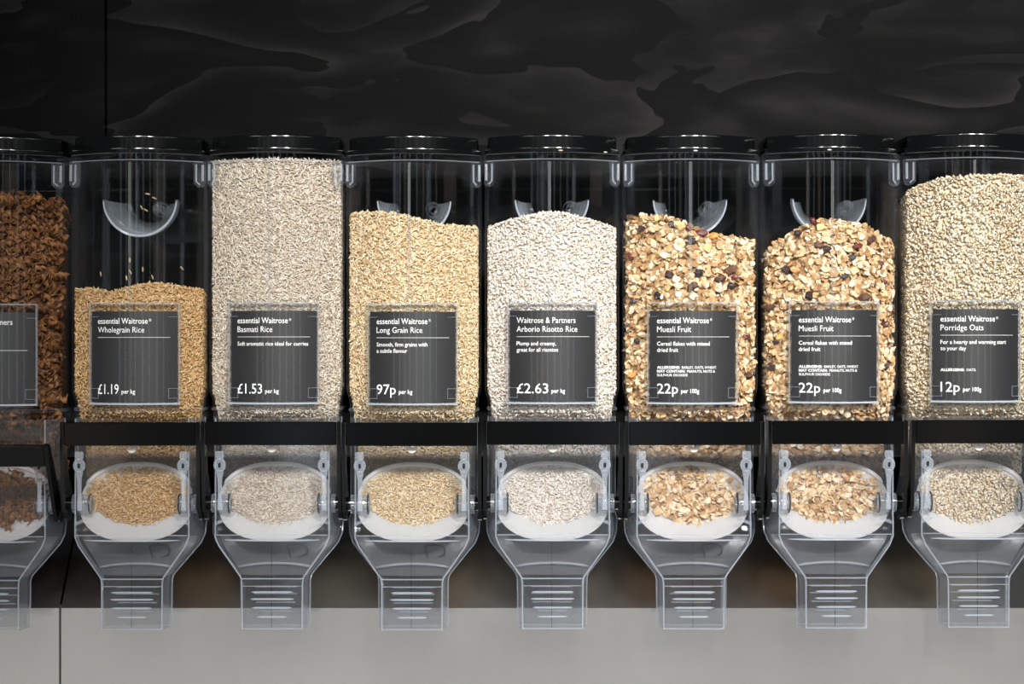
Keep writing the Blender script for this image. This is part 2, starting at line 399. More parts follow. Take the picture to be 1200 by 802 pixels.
    # ---- pivots, springs clips and arms on the housing
    for s in (-1, 1):
        X = s*60.0
        cl = MB()
        head = lambda r, y: [(X+r*math.cos(2*math.pi*i/16), y, -142+1.15*r*math.sin(2*math.pi*i/16)) for i in range(16)]
        cl.loft([head(5.6, -36), head(7.0, -37.5), head(7.0, -40), head(5.8, -41.5), head(3.2, -41.5), head(2.6, -40)], caps=(True, True))
        c = cl.build('spring_clip', M['frost'], root)
        MB().tube([(X, -38.5, -148), (X, -38.2, -158), (X, -37.6, -176), (X, -36.5, -194)], [4.6, 2.7, 2.3, 3.0], 8, flat=.6).build('clip_stem', M['frost'], c)
        MB().box(X-4.4, X+4.4, -39.5, -35, -135, -126, 1.4).build('clip_nub', M['frost'], c)
        MB().box(X-1.3, X+1.3, -42.4, -40.6, -145, -139.5, .5).build('clip_slot', M['rubber'], c)
        boss = MB()
        cy = lambda r, x: [(x, -14+r*math.cos(2*math.pi*i/20), -188+r*math.sin(2*math.pi*i/20)) for i in range(20)]
        boss.loft([cy(10, s*50), cy(11, s*52), cy(11, s*72), cy(6, s*72), cy(6, s*50)], wrap=True)
        p = boss.build('pivot_boss', M['frost_clear'], root)
        for xr in (52, 62.5, 66):
            rg = MB()
            pth = [(s*xr, -14+11.6*math.cos(2*math.pi*i/24), -188+11.6*math.sin(2*math.pi*i/24)) for i in range(25)]
            rg.tube(pth, 1.0, 5); rg.build('pivot_ring', M['rubber'] if xr != 62.5 else M['ridge'], p)
        # small curved ear under the pivot
        ear = [(s*50, -30, -205), (s*58, -32, -204.5), (s*65, -33, -208), (s*66, -33, -212), (s*58, -32, -209)]
        mb = MB().loft([ear, [(x, y+1.5, z) for x, y, z in ear]], caps=(True, True)); mb.build('gate_ear', M['frost'], bw)
    hk = [(7*math.cos(t), -118-9.5*math.sin(t)) for t in np.linspace(0, math.pi, 11)]
    hk2 = [(3*math.cos(t), -118-3.4*math.sin(t)) for t in np.linspace(math.pi, 0, 9)]
    mb = MB().prism(hk+hk2, -37.5, -35); mb.build('latch_tab', M['bowl_rim'], root)
    # ---- black pull handle
    piv = (-14, -188)
    h = link('handle', None, root); h.location = (0, piv[0]/1000, (piv[1]-ZB)/1000)
    def hp(mb, name, mat, par=h):
        mb.v = [(x, y-piv[0], z-piv[1]) for x, y, z in mb.v]
        return mb.build(name, mat, par, zshift=0)
    hp(MB().box(-75.6, 75.6, -50, -45, -118.5, -91.5, 1.3), 'grip_bar', M['black'])
    for s in (-1, 1):
        pts = [(-49, -91.6), (-45, -90.8), (-36, -97), (-22, -150), (-2, -174)]
        for a in np.linspace(50, -230, 14):
            pts.append((-14+20*math.cos(math.radians(a)), -188+20*math.sin(math.radians(a))))
        pts += [(-38, -196), (-43, -180), (-49, -119)]
        x0, x1 = sorted((s*76.0, s*80.2))
        hp(MB().prism_x(pts, x0, x1), 'side_arm', M['black'])
        cap = MB(); cyl = lambda r, x: [(x, -14+r*math.cos(2*math.pi*i/18), -188+r*math.sin(2*math.pi*i/18)) for i in range(18)]
        x0 = s*72
        cap.loft([cyl(8, x0), cyl(8, s*80.4), cyl(6.5, s*81)], caps=(True, True)); hp(cap, 'pivot_pin', M['black'])
    # ---- label pocket on the bin front (curved like the bin)
    lh = MB()
    PX, PZ0, PZ1 = 52.6, -72.0, 46.4
    def patch(mb, x0, x1, z0, z1, off, th, n=14):
        rr = []
        for x in np.linspace(x0, x1, n):
            y = float(front_y(x))-off
            rr.append([(x, y, z0), (x, y, z1), (x, y-th, z1), (x, y-th, z0)])
        mb.loft(rr, caps=(True, True)); return mb
    ho = patch(lh, -PX, PX, PZ0, PZ1, 4.2, 1.0).build('label_holder', M['holder'], root, ang=50)
    patch(MB(), -PX, PX, PZ0, PZ1, 0.9, .9).build('holder_back', M['holder'], ho, ang=50)
    patch(MB(), -PX, PX, PZ0-.2, PZ0+2.0, 1.0, 4.6).build('holder_edge', M['edge_bright'], ho, ang=50)
    patch(MB(), -PX, PX, PZ1-1.7, PZ1, 1.6, 4.0).build('holder_edge', M['edge_mid'], ho, ang=50)
    for s in (-1, 1):
        x0, x1 = sorted((s*PX, s*(PX-1.4)))
        patch(MB(), x0, x1, PZ0+1, PZ1-1, 1.0, 4.6, 3).build('holder_edge', M['edge_mid'], ho, ang=50)
        for z0, z1 in ((PZ0+7, PZ0+19), (PZ1-17, PZ1-8)):
            xa = s*(PX-12)
            x0, x1 = sorted((xa, s*(PX+1)))
            mb = MB(); patch(mb, x0, x1, z0, z0+.6, 5.2, .5, 4)
            if z0 < 0: patch(mb, x0, x1, z1-.6, z1, 5.2, .5, 4)
            xi, xj = sorted((xa, xa+s*.6))
            patch(mb, xi, xj, z0, z1, 5.2, .5, 2) if z0 < 0 else None
            mb.build('corner_clip', M['clip_line'], ho, ang=50)
    return root

# bowl frame shared by the gate and the food lying in it
BC = np.array([0.0, -5.0, -187.0]); BU = np.array([66.0, 0, 0]); BV = np.array([0, 23.0, 43.5])
BN = np.array([0, -43.5, 23.0]); BN = BN/np.linalg.norm(BN); BDEP = 22.0
SE = 2.3
def se_norm(a, b): return (abs(a)**SE+abs(b)**SE)**(1/SE)
def se_dir(t, r=1.0):
    c, q = math.cos(t), math.sin(t)
    return (r*math.copysign(abs(c)**(2/SE), c), r*math.copysign(abs(q)**(2/SE), q))
def bowl_pt(a, b, k=1.0, lift=0.0):
    p = BC+BU*a+BV*b-BN*(BDEP*k*(1-min(1.0, se_norm(a, b)**2)))+BN*lift
    return tuple(p)

clear_seam = clear_plastic('mould_seam_plastic', edge=.3, edge_pow=1.2, f0=.05, haze=.055, edge_col=(.85, .93, .95))
M['grip'] = clear_plastic('grip_scoop_plastic', edge=.6, edge_pow=2.0, f0=.10, haze=.03, edge_col=(.75, .85, .95), rough=.1)
M['edge_mid'] = clear_plastic('holder_side_plastic', edge=.3, edge_pow=1.0, f0=.08, haze=.22, rough=.15)
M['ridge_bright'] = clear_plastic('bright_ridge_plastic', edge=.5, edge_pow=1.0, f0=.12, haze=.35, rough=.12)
M['ramp'] = clear_plastic('ramp_plastic', edge=.25, edge_pow=3, f0=.03, haze=.16, rough=.3, edge_col=(.5, .51, .53), tint=(.7, .71, .73))
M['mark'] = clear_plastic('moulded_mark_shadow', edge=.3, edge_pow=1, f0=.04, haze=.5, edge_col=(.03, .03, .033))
M['ramp_highlight'] = clear_plastic('ramp_highlight_plastic', edge=.3, edge_pow=1.5, f0=.25, haze=.22, rough=.18)
M['frost_clear'] = clear_plastic('pivot_boss_plastic', edge=.5, edge_pow=1.5, f0=.07, haze=.10, rough=.08)

SPEC = [  # centre px, z offset, product words
    ('pasta', -5.0, -2.0), ('wholegrain', 161.0, -.6), ('basmati', 323.0, 0.0), ('longgrain', 484.5, -1.0),
    ('arborio', 647.0, 0.3), ('muesli_a', 810.0, 0.0), ('muesli_b', 974.5, 1.0), ('oats', 1139.0, 2.0)]
DLAB = {
 'pasta': 'clear dispenser of brown pasta twists with its black handle pulled down',
 'wholegrain': 'clear dispenser half full of wholegrain rice, next to the pasta dispenser',
 'basmati': 'clear dispenser filled to the lid with basmati rice',
 'longgrain': 'clear dispenser of golden long grain rice, between basmati and arborio dispensers',
 'arborio': 'clear dispenser heaped with plump white arborio rice',
 'muesli_a': 'clear dispenser of fruit muesli standing beside the arborio rice dispenser',
 'muesli_b': 'clear dispenser of fruit muesli standing beside the porridge oats dispenser',
 'oats': 'dusty clear dispenser nearly full of porridge oats'}
proto = make_dispenser()
CX = {}; ZO = {}; ROOT = {}
for i, (key, px, zo) in enumerate(SPEC):
    r = proto if i == 0 else copy_tree(proto)
    ROOT[key] = r; CX[key] = px-600.0; ZO[key] = zo
for key in ROOT:
    r = ROOT[key]
    r.location = (CX[key]/1000, 0, EYE+(ZB+ZO[key])/1000)
    tag(r, DLAB[key], 'food dispenser', 'gravity food dispensers in a row')
def child(o, name):
    return [c for c in o.children if c.name.split('.')[0] == name]
child(ROOT['pasta'], 'handle')[0].rotation_euler = (math.radians(25), 0, 0)
for key in ('arborio', 'muesli_b', 'oats'):       # powdery dust on these chutes
    c = child(ROOT[key], 'chute')[0]; c.data = c.data.copy(); c.data.materials[0] = M['clear_dusty']

# faint moulded chevron and loop marks on the back of some chutes
for key in ('wholegrain', 'basmati', 'longgrain', 'muesli_a'):
    c = child(ROOT[key], 'chute')[0]
    mb = MB(); mb.tube([(-27, 6, -244.5), (-18, 6, -237), (-8, 6, -245), (2, 6, -252)], [.5, 1.1, 1.0, .4], 6, flat=.6)
    mb.tube([(17, 6, -254), (15, 6, -246), (13, 6, -239), (22, 6, -237), (32, 6, -238), (37, 6, -243), (36, 6, -249), (28, 6, -252)], [.6, .9, 1.1, 1, .9, .9, .8, .4], 6, flat=.6)
    mb.build('moulded_mark', M['mark'], c)
# ------------------------------------------------------------------ price cards with print
def text_mesh(body, size, width, x, z, off, mat, name, parent, bold=0.0):
    cu = bpy.data.curves.new('t', 'FONT'); cu.body = body; cu.size = 1.0; cu.offset = bold; cu.resolution_u = 2; cu.fill_mode = 'FRONT'
    o = bpy.data.objects.new('t', cu); COL.objects.link(o)
    dg = bpy.context.evaluated_depsgraph_get(); me = bpy.data.meshes.new_from_object(o.evaluated_get(dg))
    bpy.data.objects.remove(o); bpy.data.curves.remove(cu)
    n = len(me.vertices); co = np.zeros(n*3); me.vertices.foreach_get('co', co); co = co.reshape(-1, 3)
    w0 = co[:, 0].max()-co[:, 0].min()
    X = x+(co[:, 0]-co[:, 0].min())*(width/w0); Z = z+co[:, 1]*size
    out = np.stack([X, front_y(X)-off, Z], 1)/1000
    me.vertices.foreach_set('co', out.ravel()); me.update()
    me.materials.clear(); me.materials.append(mat)
    return link(name, me, parent)
CARDS = {
 'pasta': ('dark price card with white print on the pasta dispenser', [('Waitrose & Partners', 69, 1)], [], [], None, None),
 'wholegrain': ('dark price card reading Wholegrain Rice at £1.19 per kg', [('essential Waitrose', 60, 0), ('Wholegrain Rice', 56, 1)], [], [], ('£1.19', 26), ('per kg', 16)),
 'basmati': ('dark price card reading Basmati Rice at £1.53 per kg', [('essential Waitrose', 60, 0), ('Basmati Rice', 42, 1)], [('Soft aromatic rice ideal for curries', 83)], [], ('£1.53', 30), ('per kg', 16)),
 'longgrain': ('dark price card reading Long Grain Rice at 97p per kg', [('essential Waitrose', 60, 0), ('Long Grain Rice', 54, 1)], [('Smooth, firm grains with', 60), ('a subtle flavour', 36.5)], [], ('97p', 23), ('per kg', 16)),
 'arborio': ('dark price card reading Arborio Risotto Rice at £2.63 per kg', [('Waitrose & Partners', 69, 1), ('Arborio Risotto Rice', 71, 1)], [('Plump and creamy,', 46), ('great for all risottos', 48.5)], [], ('£2.63', 37), ('per kg', 16)),
 'muesli_a': ('dark Muesli Fruit price card on the dispenser beside the arborio rice', [('essential Waitrose', 60, 0), ('Muesli Fruit', 39, 1)], [('Cereal flakes with mixed', 61), ('dried fruit', 24)],
    [('ALLERGENS:', 'BARLEY, OATS, WHEAT.', 69, 26), ('MAY CONTAIN:', 'PEANUTS, NUTS &', 67, 32), ('', 'SULPHUR DIOXIDE', 35, 0)], ('22p', 24), ('per 100g', 21)),
 'muesli_b': ('dark Muesli Fruit price card on the dispenser beside the porridge oats', [('essential Waitrose', 60, 0), ('Muesli Fruit', 39, 1)], [('Cereal flakes with mixed', 61), ('dried fruit', 24)],
    [('ALLERGENS:', 'BARLEY, OATS, WHEAT.', 69, 26), ('MAY CONTAIN:', 'PEANUTS, NUTS &', 67, 32), ('', 'SULPHUR DIOXIDE', 35, 0)], ('22p', 24), ('per 100g', 21)),
 'oats': ('dark price card reading Porridge Oats at 12p per 100g', [('essential Waitrose', 62, 0), ('Porridge Oats', 48, 1)], [('For a hearty and warming start', 76), ('to your day', 28)],
    [('ALLERGENS:', 'OATS.', 39, 26)], ('12p', 21), ('per 100g', 21)),
}
def card(key):
    lab, heads, desc, allerg, price, unit = CARDS[key]
    root = link('price_card', None); root.location = ROOT[key].location.copy(); root.location.z += -ZB/1000
    tag(root, lab, 'price card', 'charcoal price cards in label pockets')
    rr = []
    for x in np.linspace(-49.5, 49.7, 14):
        y = float(front_y(x))-2.6
        rr.append([(x, y, -69.2), (x, y, 36.2), (x, y-.5, 36.2), (x, y-.5, -69.2)])
    MB().loft(rr, caps=(True, True)).build('card_sheet', M['card'], root, ang=50, zshift=0)
    O = 3.35; XL = -41.6
    def tx(body, size, width, x, py, name, bold=0.0, mat=M['print']):
        return text_mesh(body, size, width/1.0115, x, (401-py)/1.0115, O, mat, name, root, bold)
    for k, (b, w, tall) in enumerate(heads):
        tx(b, 9.6, w, XL, 379.0+10.3*k, 'heading_text' if k == 0 else 'product_text', .004 if not tall else -.002)
        if b.startswith('essential'):
            tx('\u00ae', 4.4, 2.6, XL+w+.6, 376.3, 'registered_mark')
    zr = (401-(395 if key != 'pasta' else 409))/1.0115
    rr = []
    for x in np.linspace(XL, 42.5, 10):
        y = float(front_y(x))-O; rr.append([(x, y, zr-.32), (x, y, zr+.32), (x, y-.1, zr+.32), (x, y-.1, zr-.32)])
    MB().loft(rr, caps=(True, True)).build('rule_line', M['print_grey'], root, ang=50, zshift=0)
    for k, (b, w) in enumerate(desc):
        tx(b, 6.6, w, XL, 405.2+7.4*k, 'description_text', .008)
    for k, (hd, b, w, wh) in enumerate(allerg):
        py = (432.2 if len(allerg) == 3 else 437.0)+4.5*k
        if hd: tx(hd, 4.3, wh, XL, py, 'allergen_heading', .03)
        tx(b, 4.1, w-(wh+2 if hd else 0), XL+(wh+2 if hd else 0), py, 'allergen_text', .01)
    if price:
        tx(price[0], 16.5, price[1], XL, 461.3, 'price_text', .004)
        tx(unit[0], 7.2, unit[1], XL+price[1]+3.2, 460.8, 'unit_text', .01)
for key in CARDS: card(key)

# ------------------------------------------------------------------ food
rng = np.random.default_rng(7); random.seed(7)
FZ = [-165, -108, -96, -88, -80, -71, -65, -60, -56, -52, 240]
F_HW = [71, 72, 73, 74, 74.5, 75.4, 76.4, 77.8, 78.7, 79, 79]
F_YF = [29, 29, 22, -10, -26, -29, -29.5, -30, -30, -30, -30]
F_BU = [2, 2, 6, 22, 34, 34, 34, 34, 34, 34, 34]
F_YB = [88, 92, 95, 95, 95, 95, 95, 95, 95, 95, 95]
def fsec(z, inset):
    g = lambda A: float(np.interp(z, FZ, A))
    return np.array(section(g(F_HW), g(F_YF), g(F_BU), g(F_YB), inset=2.6+inset))
TOPS = {  # front silhouette of the heap: (x offset, photo row)
 'pasta': [(-80, 222), (0, 222), (20, 224), (50, 226), (80, 230)],
 'wholegrain': [(-80, 336), (-55, 334), (-35, 337), (-25, 339), (-5, 333), (25, 328), (50, 331), (80, 337)],
 'basmati': [(-80, 184), (80, 184)],
 'longgrain': [(-80, 246), (-60, 243), (-25, 245), (5, 252), (35, 259), (80, 261)],
 'arborio': [(-80, 263), (-50, 254), (-10, 246), (15, 247), (45, 254), (80, 265)],
 'muesli_a': [(-80, 252), (-55, 249), (-30, 251), (-10, 257), (10, 268), (30, 275), (60, 275), (80, 279)],
 'muesli_b': [(-80, 292), (-60, 279), (-35, 262), (-10, 256), (25, 259), (50, 268), (70, 280), (80, 288)],
 'oats': [(-80, 224), (-65, 216), (-40, 207), (0, 204), (80, 203)]}
def height(key, x, y):
    xs, ps = zip(*TOPS[key])
    return (401-np.interp(x, xs, ps))/1.0115-0.22*np.clip(np.asarray(y)-front_y(x)-4, 0, None)-2.0
BOT = -165
def ring_resample(P, n):
    Q = np.vstack([P, P[:1]]); d = np.concatenate([[0], np.cumsum(np.linalg.norm(np.diff(Q, axis=0), axis=1))])
    s = np.linspace(0, d[-1], n, endpoint=False)
    return np.stack([np.interp(s, d, Q[:, 0]), np.interp(s, d, Q[:, 1])], 1)

def core_mesh(key, inset):
    """solid body of the heap, just under its outer layer of pieces"""
    n = 72; V = []; F = []
    zl = [-160, -108, -96, -88, -80, -71, -65, -60, -56, -52]
    rings = []
    for z in zl: rings.append(np.c_[fsec(z, inset)[:, :2], np.full(len(fsec(z, inset)), z)])
    top = fsec(0, inset)
    ht = height(key, top[:, 0], top[:, 1])-inset*.6
    for t in np.linspace(.1, 1, 8): rings.append(np.c_[top, -52+(ht+52)*t])
    c = np.array([0, 35.0])
    for s in (.85, .65, .45, .25, .05):
        P = c+(top-c)*s; rings.append(np.c_[P, height(key, P[:, 0], P[:, 1])-inset*.6])
    m = MB(); m.loft([[tuple(p) for p in r] for r in rings], caps=(True, True))
    # heap lying in the gate bowl
    rr = []
    for b in np.linspace(.90, -.30, 10):
        w = (max(0.02, 1-abs(b)**SE))**(1/SE)*(.90 if b > .1 else .90-(.1-b)*.9)
        kk = np.interp(b, [-.42, 0, 1], [.95, .6, .75])
        rr.append([bowl_pt(a, b, kk, -inset*.5) for a in np.linspace(-w, w, 15)])
    m.loft(rr, closed=False)
    return m

def sample_surface(key, dens, inset, rear=42):
    """points+normals on the visible outside of the heap: walls, top, throat and bowl; dens = pieces per 1000 mm2"""
    P = []; Nn = []
    # walls
    zmax = height(key, np.array([t[0] for t in TOPS[key]]), -26).max()+2
    per = 420.0
    cnt = int(dens*per*(zmax+165)/1000)
    zz = rng.uniform(-158, zmax, cnt); uu = rng.uniform(0, 1, cnt)
    zk = np.round(zz/4)*4
    for zq in np.unique(zk):
        sel = np.where(zk == zq)[0]
        S = fsec(zq, inset); Q = ring_resample(S, 400)
        T = np.roll(Q, -1, 0)-np.roll(Q, 1, 0); T /= np.linalg.norm(T, axis=1)[:, None]
        idx = (uu[sel]*400).astype(int)
        pos = Q[idx]; nor = np.stack([T[idx, 1], -T[idx, 0]], 1)
        keep = (pos[:, 1] < rear) & (zz[sel] < height(key, pos[:, 0], pos[:, 1]))
        P.append(np.c_[pos, zz[sel]][keep]); Nn.append(np.c_[nor, np.zeros(len(sel))][keep])
    # top
    S = fsec(0, inset); cnt = int(dens*158*120/1000)
    x = rng.uniform(-77, 77, cnt); y = rng.uniform(-30, 92, cnt)
    keep = (y > front_y(x)+3+inset) & (np.abs(x) < 75-inset)
    x, y = x[keep], y[keep]; z = height(key, x, y)
    dx = (height(key, x+1, y)-height(key, x-1, y))/2
    n = np.stack([-dx, np.full_like(x, .22), np.ones_like(x)], 1); n /= np.linalg.norm(n, axis=1)[:, None]
    P.append(np.c_[x, y, z]); Nn.append(n)
    # bowl heap
    cnt = int(dens*12000/1000)
    a = rng.uniform(-1, 1, cnt); b = rng.uniform(-.5, .95, cnt)
    lim = -.30-.12*np.cos(a*2.4)+rng.normal(0, .06, cnt)
    keep = (np.abs(a)**SE+np.abs(b)**SE < .88) & (b > lim*(1-.9*np.abs(a)**2))
    a, b = a[keep], b[keep]
    kk = np.interp(b, [-.42, 0, 1], [.95, .6, .75])
    q = np.array([bowl_pt(i, j, k, 0.4) for i, j, k in zip(a, b, kk)])
    P.append(q); Nn.append(np.repeat(BN[None], len(q), 0))
    return np.concatenate(P), np.concatenate(Nn)

def frames(Nn, tilt, horiz=0.0):
    """random rotation for every piece: local z roughly along the normal, local x at a random in-plane angle"""
    n = len(Nn)
    N2 = Nn+rng.normal(0, tilt, (n, 3)); N2 /= np.linalg.norm(N2, axis=1)[:, None]
    R = rng.normal(0, 1, (n, 3)); R[:, 2] *= (1-horiz)
    X = np.cross(R, N2)
    X[:, 2] *= (1-horiz)
    X -= N2*np.sum(X*N2, 1)[:, None]; X /= np.linalg.norm(X, axis=1)[:, None]
    Y = np.cross(N2, X)
    return np.stack([X, Y, N2], 2)   # columns

def grain_shape(L, w, h, ns=4, rings=(-.62, 0, .62), prof=(.78, 1, .78)):
    v = [(-L/2, 0, 0)]; f = []
    for r, p in zip(rings, prof):
        for k in range(ns):
            t = 2*math.pi*k/ns; v.append((r*L/2, w/2*p*math.cos(t), h/2*p*math.sin(t)))
    v.append((L/2, 0, 0)); nr = len(rings)
    for k in range(ns):
        f.append((0, 1+(k+1) % ns, 1+k)); f.append((len(v)-1, 1+(nr-1)*ns+k, 1+(nr-1)*ns+(k+1) % ns))
        for r in range(nr-1):
            a = 1+r*ns
            q = (a+k, a+(k+1) % ns, a+ns+(k+1) % ns, a+ns+k)
            f.append((q[0], q[1], q[2])); f.append((q[0], q[2], q[3]))
    return np.array(v, float), np.array(f)
def flake_shape(L, w, th, bend, seed):
    r_ = random.Random(seed); v = []; ns = 9
    for k in range(ns):
        t = 2*math.pi*k/ns; q = 1+r_.uniform(-.14, .12)
        x, y = L/2*q*math.cos(t), w/2*q*math.sin(t)
        v.append((x, y, bend*(x*x-y*y*.6)/(L*L/4)+r_.uniform(-.25, .25)))
    v += [(0, 0, th/2-.35), (0, 0, -th/2)]
    f = []
    for k in range(ns):
        f.append((k, (k+1) % ns, ns)); f.append(((k+1) % ns, k, ns+1))
    return np.array(v, float), np.array(f)
def fusilli_shape(L=32, R=6.4, turns=1.6, steps=15):
    """twisted thick ribbon with curled edges"""
    v = []; f = []
    prof = [(-R, -1.5), (-R*.45, -.75), (R*.45, -.75), (R, .1), (R, 1.5), (R*.45, .75), (-R*.45, .75), (-R, -.1)]
    n = len(prof)
    for i in range(steps+1):
        t = i/steps; a = 2*math.pi*turns*t
        for y, z in prof: v.append(((t-.5)*L, y*math.cos(a)-z*math.sin(a), y*math.sin(a)+z*math.cos(a)))
    for i in range(steps):
        for q in range(n):
            b = i*n; c = b+n; q2 = (q+1) % n
            f += [(b+q, b+q2, c+q2), (b+q, c+q2, c+q)]
    for k in range(1, n-1):
        f += [(0, k+1, k), (steps*n, steps*n+k, steps*n+k+1)]
    return np.array(v, float), np.array(f)

def scatter_mesh(name, shapes, P, R, S, mat, core=None, core_rnd=.35, rnd=None, flat=False):
    """one mesh of many pieces, with a value 'rnd' per piece for its own colour"""
    Vs = []; Fs = []; A = []; off = 0
    which = rng.integers(0, len(shapes), len(P))
    if rnd is None: rnd = rng.uniform(0, 1, len(P))
    for k, (v, f) in enumerate(shapes):
        sel = np.where(which == k)[0]
        if not len(sel): continue
        V = np.einsum('nij,mj->nmi', R[sel], v)*S[sel][:, None, None]+P[sel][:, None, :]
        Fq = (f[None]+(np.arange(len(sel))*len(v))[:, None, None]+off).reshape(-1, 3)
        Vs.append(V.reshape(-1, 3)); Fs.append(Fq); A.append(np.repeat(rnd[sel], len(v))); off += len(sel)*len(v)
    if core is not None:
        tri = []
        for q in core.f:
            for i in range(1, len(q)-1): tri.append((q[0], q[i], q[i+1]))
        cv = np.array(core.v)
        # orient as built
        Vs.append(cv); Fs.append(np.array(tri)+off); A.append(np.full(len(cv), core_rnd))
    V = np.concatenate(Vs)/1000; F = np.concatenate(Fs); A = np.concatenate(A)
    me = bpy.data.meshes.new(name)
    me.vertices.add(len(V)); me.vertices.foreach_set('co', V.ravel())
    me.loops.add(len(F)*3); me.loops.foreach_set('vertex_index', F.ravel().astype(np.int32))
    me.polygons.add(len(F)); me.polygons.foreach_set('loop_start', (np.arange(len(F))*3).astype(np.int32))
    me.polygons.foreach_set('use_smooth', np.full(len(F), not flat))
    me.update(calc_edges=True); me.validate()
    at = me.attributes.new('rnd', 'FLOAT', 'POINT'); at.data.foreach_set('value', A.astype(np.float32))
    me.materials.append(mat)
    return me

def stuff(key, name, label, cat, shapes, mat, dens, inset, tilt, horiz, jitter=2.9, srange=(.85, 1.15)):
    P, Nn = sample_surface(key, dens, inset)
    P = P-Nn*rng.uniform(0, jitter, len(P))[:, None]
    R = frames(Nn, tilt, horiz); S = rng.uniform(*srange, len(P))
    me = scatter_mesh(name, shapes, P, R, S, mat, core_mesh(key, inset+jitter+.7))
    o = link(name, me); o.location = (CX[key]/1000, 0, EYE+ZO[key]/1000)
    return tag(o, label, cat, kind='stuff')

FM = {
 'wholegrain': food_mat('wholegrain_rice_husk', [(0, (.50, .28, .10)), (.5, (.66, .42, .19)), (1, (.80, .60, .34))]),
 'basmati': food_mat('basmati_rice_grain', [(0, (.52, .41, .29)), (.5, (.75, .66, .54)), (1, (.86, .80, .71))]),
 'longgrain': food_mat('long_grain_rice_grain', [(0, (.64, .44, .22)), (.5, (.81, .64, .40)), (1, (.90, .79, .59))]),
 'arborio': food_mat('arborio_rice_grain', [(0, (.68, .58, .47)), (.5, (.84, .77, .68)), (1, (.91, .87, .81))]),
 'oats': food_mat('porridge_oat', [(0, (.64, .47, .28)), (.4, (.82, .69, .49)), (1, (.92, .84, .69))]),
}
stuff('wholegrain', 'wholegrain_rice', 'golden brown wholegrain rice filling half its dispenser', 'rice', [grain_shape(6.4, 1.9, 1.7)], FM['wholegrain'], 250, 1.2, .32, .15)
stuff('basmati', 'basmati_rice', 'slender off-white basmati rice filling its dispenser to the lid', 'rice', [grain_shape(6.6, 1.55, 1.4)], FM['basmati'], 290, 1.0, .3, .3)
stuff('longgrain', 'long_grain_rice', 'yellowish long grain rice sloping down to one side of its dispenser', 'rice', [grain_shape(6.4, 1.9, 1.7)], FM['longgrain'], 250, 1.2, .32, .2)
stuff('arborio', 'arborio_rice', 'plump white arborio rice heaped in a mound in its dispenser', 'rice', [grain_shape(4.9, 2.5, 2.1, prof=(.84, 1, .84))], FM['arborio'], 240, 1.3, .4, .1)
stuff('oats', 'porridge_oats', 'pale cream porridge oats nearly filling the dusty dispenser', 'oats', [flake_shape(5.0, 3.7, 1.2, .5, s) for s in range(4)], FM['oats'], 190, 1.6, .5, .1)

# ---- muesli: loose flakes as one heap, the outermost flakes and every fruit piece singly
MST = [(0, (.36, .19, .075)), (.25, (.58, .36, .17)), (.6, (.79, .58, .34)), (1, (.90, .77, .57))]
FM['muesli'] = food_mat('muesli_flake_mix', MST); FM['flake'] = food_mat('single_muesli_flake', MST, per_object=True)
msh = [flake_shape(9.5, 7.4, 1.1, 1.1, 20), flake_shape(8, 6.6, 1.1, .8, 21), flake_shape(11, 7.5, 1.1, 1.5, 22), flake_shape(7.5, 6, 1.2, .7, 23), flake_shape(6, 3.4, 1.1, .5, 24)]
FLK = []
for k, (v, f) in enumerate(msh[:4]):
    me = bpy.data.meshes.new('oat_flake'); me.from_pydata([tuple(p/1000) for p in v], [], [tuple(int(i) for i in q) for q in f])
    me.materials.append(FM['flake']); FLK.append(me)
WHERE = {'muesli_a': 'beside the arborio rice', 'muesli_b': 'beside the porridge oats'}
def fruit_mesh(name, kind, seed, mat):
    r_ = random.Random(seed); bm = bmesh.new()
    if kind == 'cube':
        bmesh.ops.create_cube(bm, size=1.5)
        bmesh.ops.bevel(bm, geom=bm.edges[:], offset=.22, segments=1, affect='EDGES')
        for v in bm.verts: v.co += Vector([r_.uniform(-.12, .12) for _ in range(3)])
    else:
        bmesh.ops.create_icosphere(bm, subdivisions=2, radius=1)
        for v in bm.verts:
            d = v.co.normalized(); w = math.sin(7*d.x+seed)*math.sin(6*d.y+2*seed)*math.cos(8*d.z)
            v.co *= 1+.30*w+r_.uniform(-.16, .16); v.co.y *= .72; v.co.z *= .6
    me = bpy.data.meshes.new(name); bm.to_mesh(me); bm.free(); me.materials.append(mat)
    return me
FR = {
 'raisin': fruit_mesh('raisin', 'r', 1, food_mat('raisin_skin', [(0, (.028, .020, .022)), (1, (.075, .045, .042))], True, .45)),
 'date': fruit_mesh('dried_date', 'r', 2, food_mat('date_skin', [(0, (.07, .03, .018)), (1, (.13, .065, .04))], True, .5)),
 'cranberry': fruit_mesh('dried_cranberry', 'r', 3, food_mat('cranberry_skin', [(0, (.085, .014, .016)), (1, (.17, .04, .035))], True, .4)),
 'apricot': fruit_mesh('dried_apricot', 'r', 4, food_mat('apricot_flesh', [(0, (.70, .28, .06)), (1, (.75, .38, .12))], True, .5)),
 'pineapple': fruit_mesh('pineapple_cube', 'cube', 5, food_mat('pineapple_flesh', [(0, (.72, .48, .20)), (1, (.78, .60, .30))], True, .5)),
}
FNAME = {'raisin': ('raisin', 'dark wrinkled raisin', 'raisin'), 'date': ('dried_date', 'brown chopped date', 'date'), 'cranberry': ('dried_cranberry', 'dark red dried cranberry', 'cranberry'),
         'apricot': ('dried_apricot', 'orange dried apricot', 'apricot'), 'pineapple': ('pineapple_cube', 'yellow pineapple cube', 'pineapple')}
NEXT = {'muesli_a': ('the arborio rice', 'the other muesli'), 'muesli_b': ('the other muesli', 'the porridge oats')}
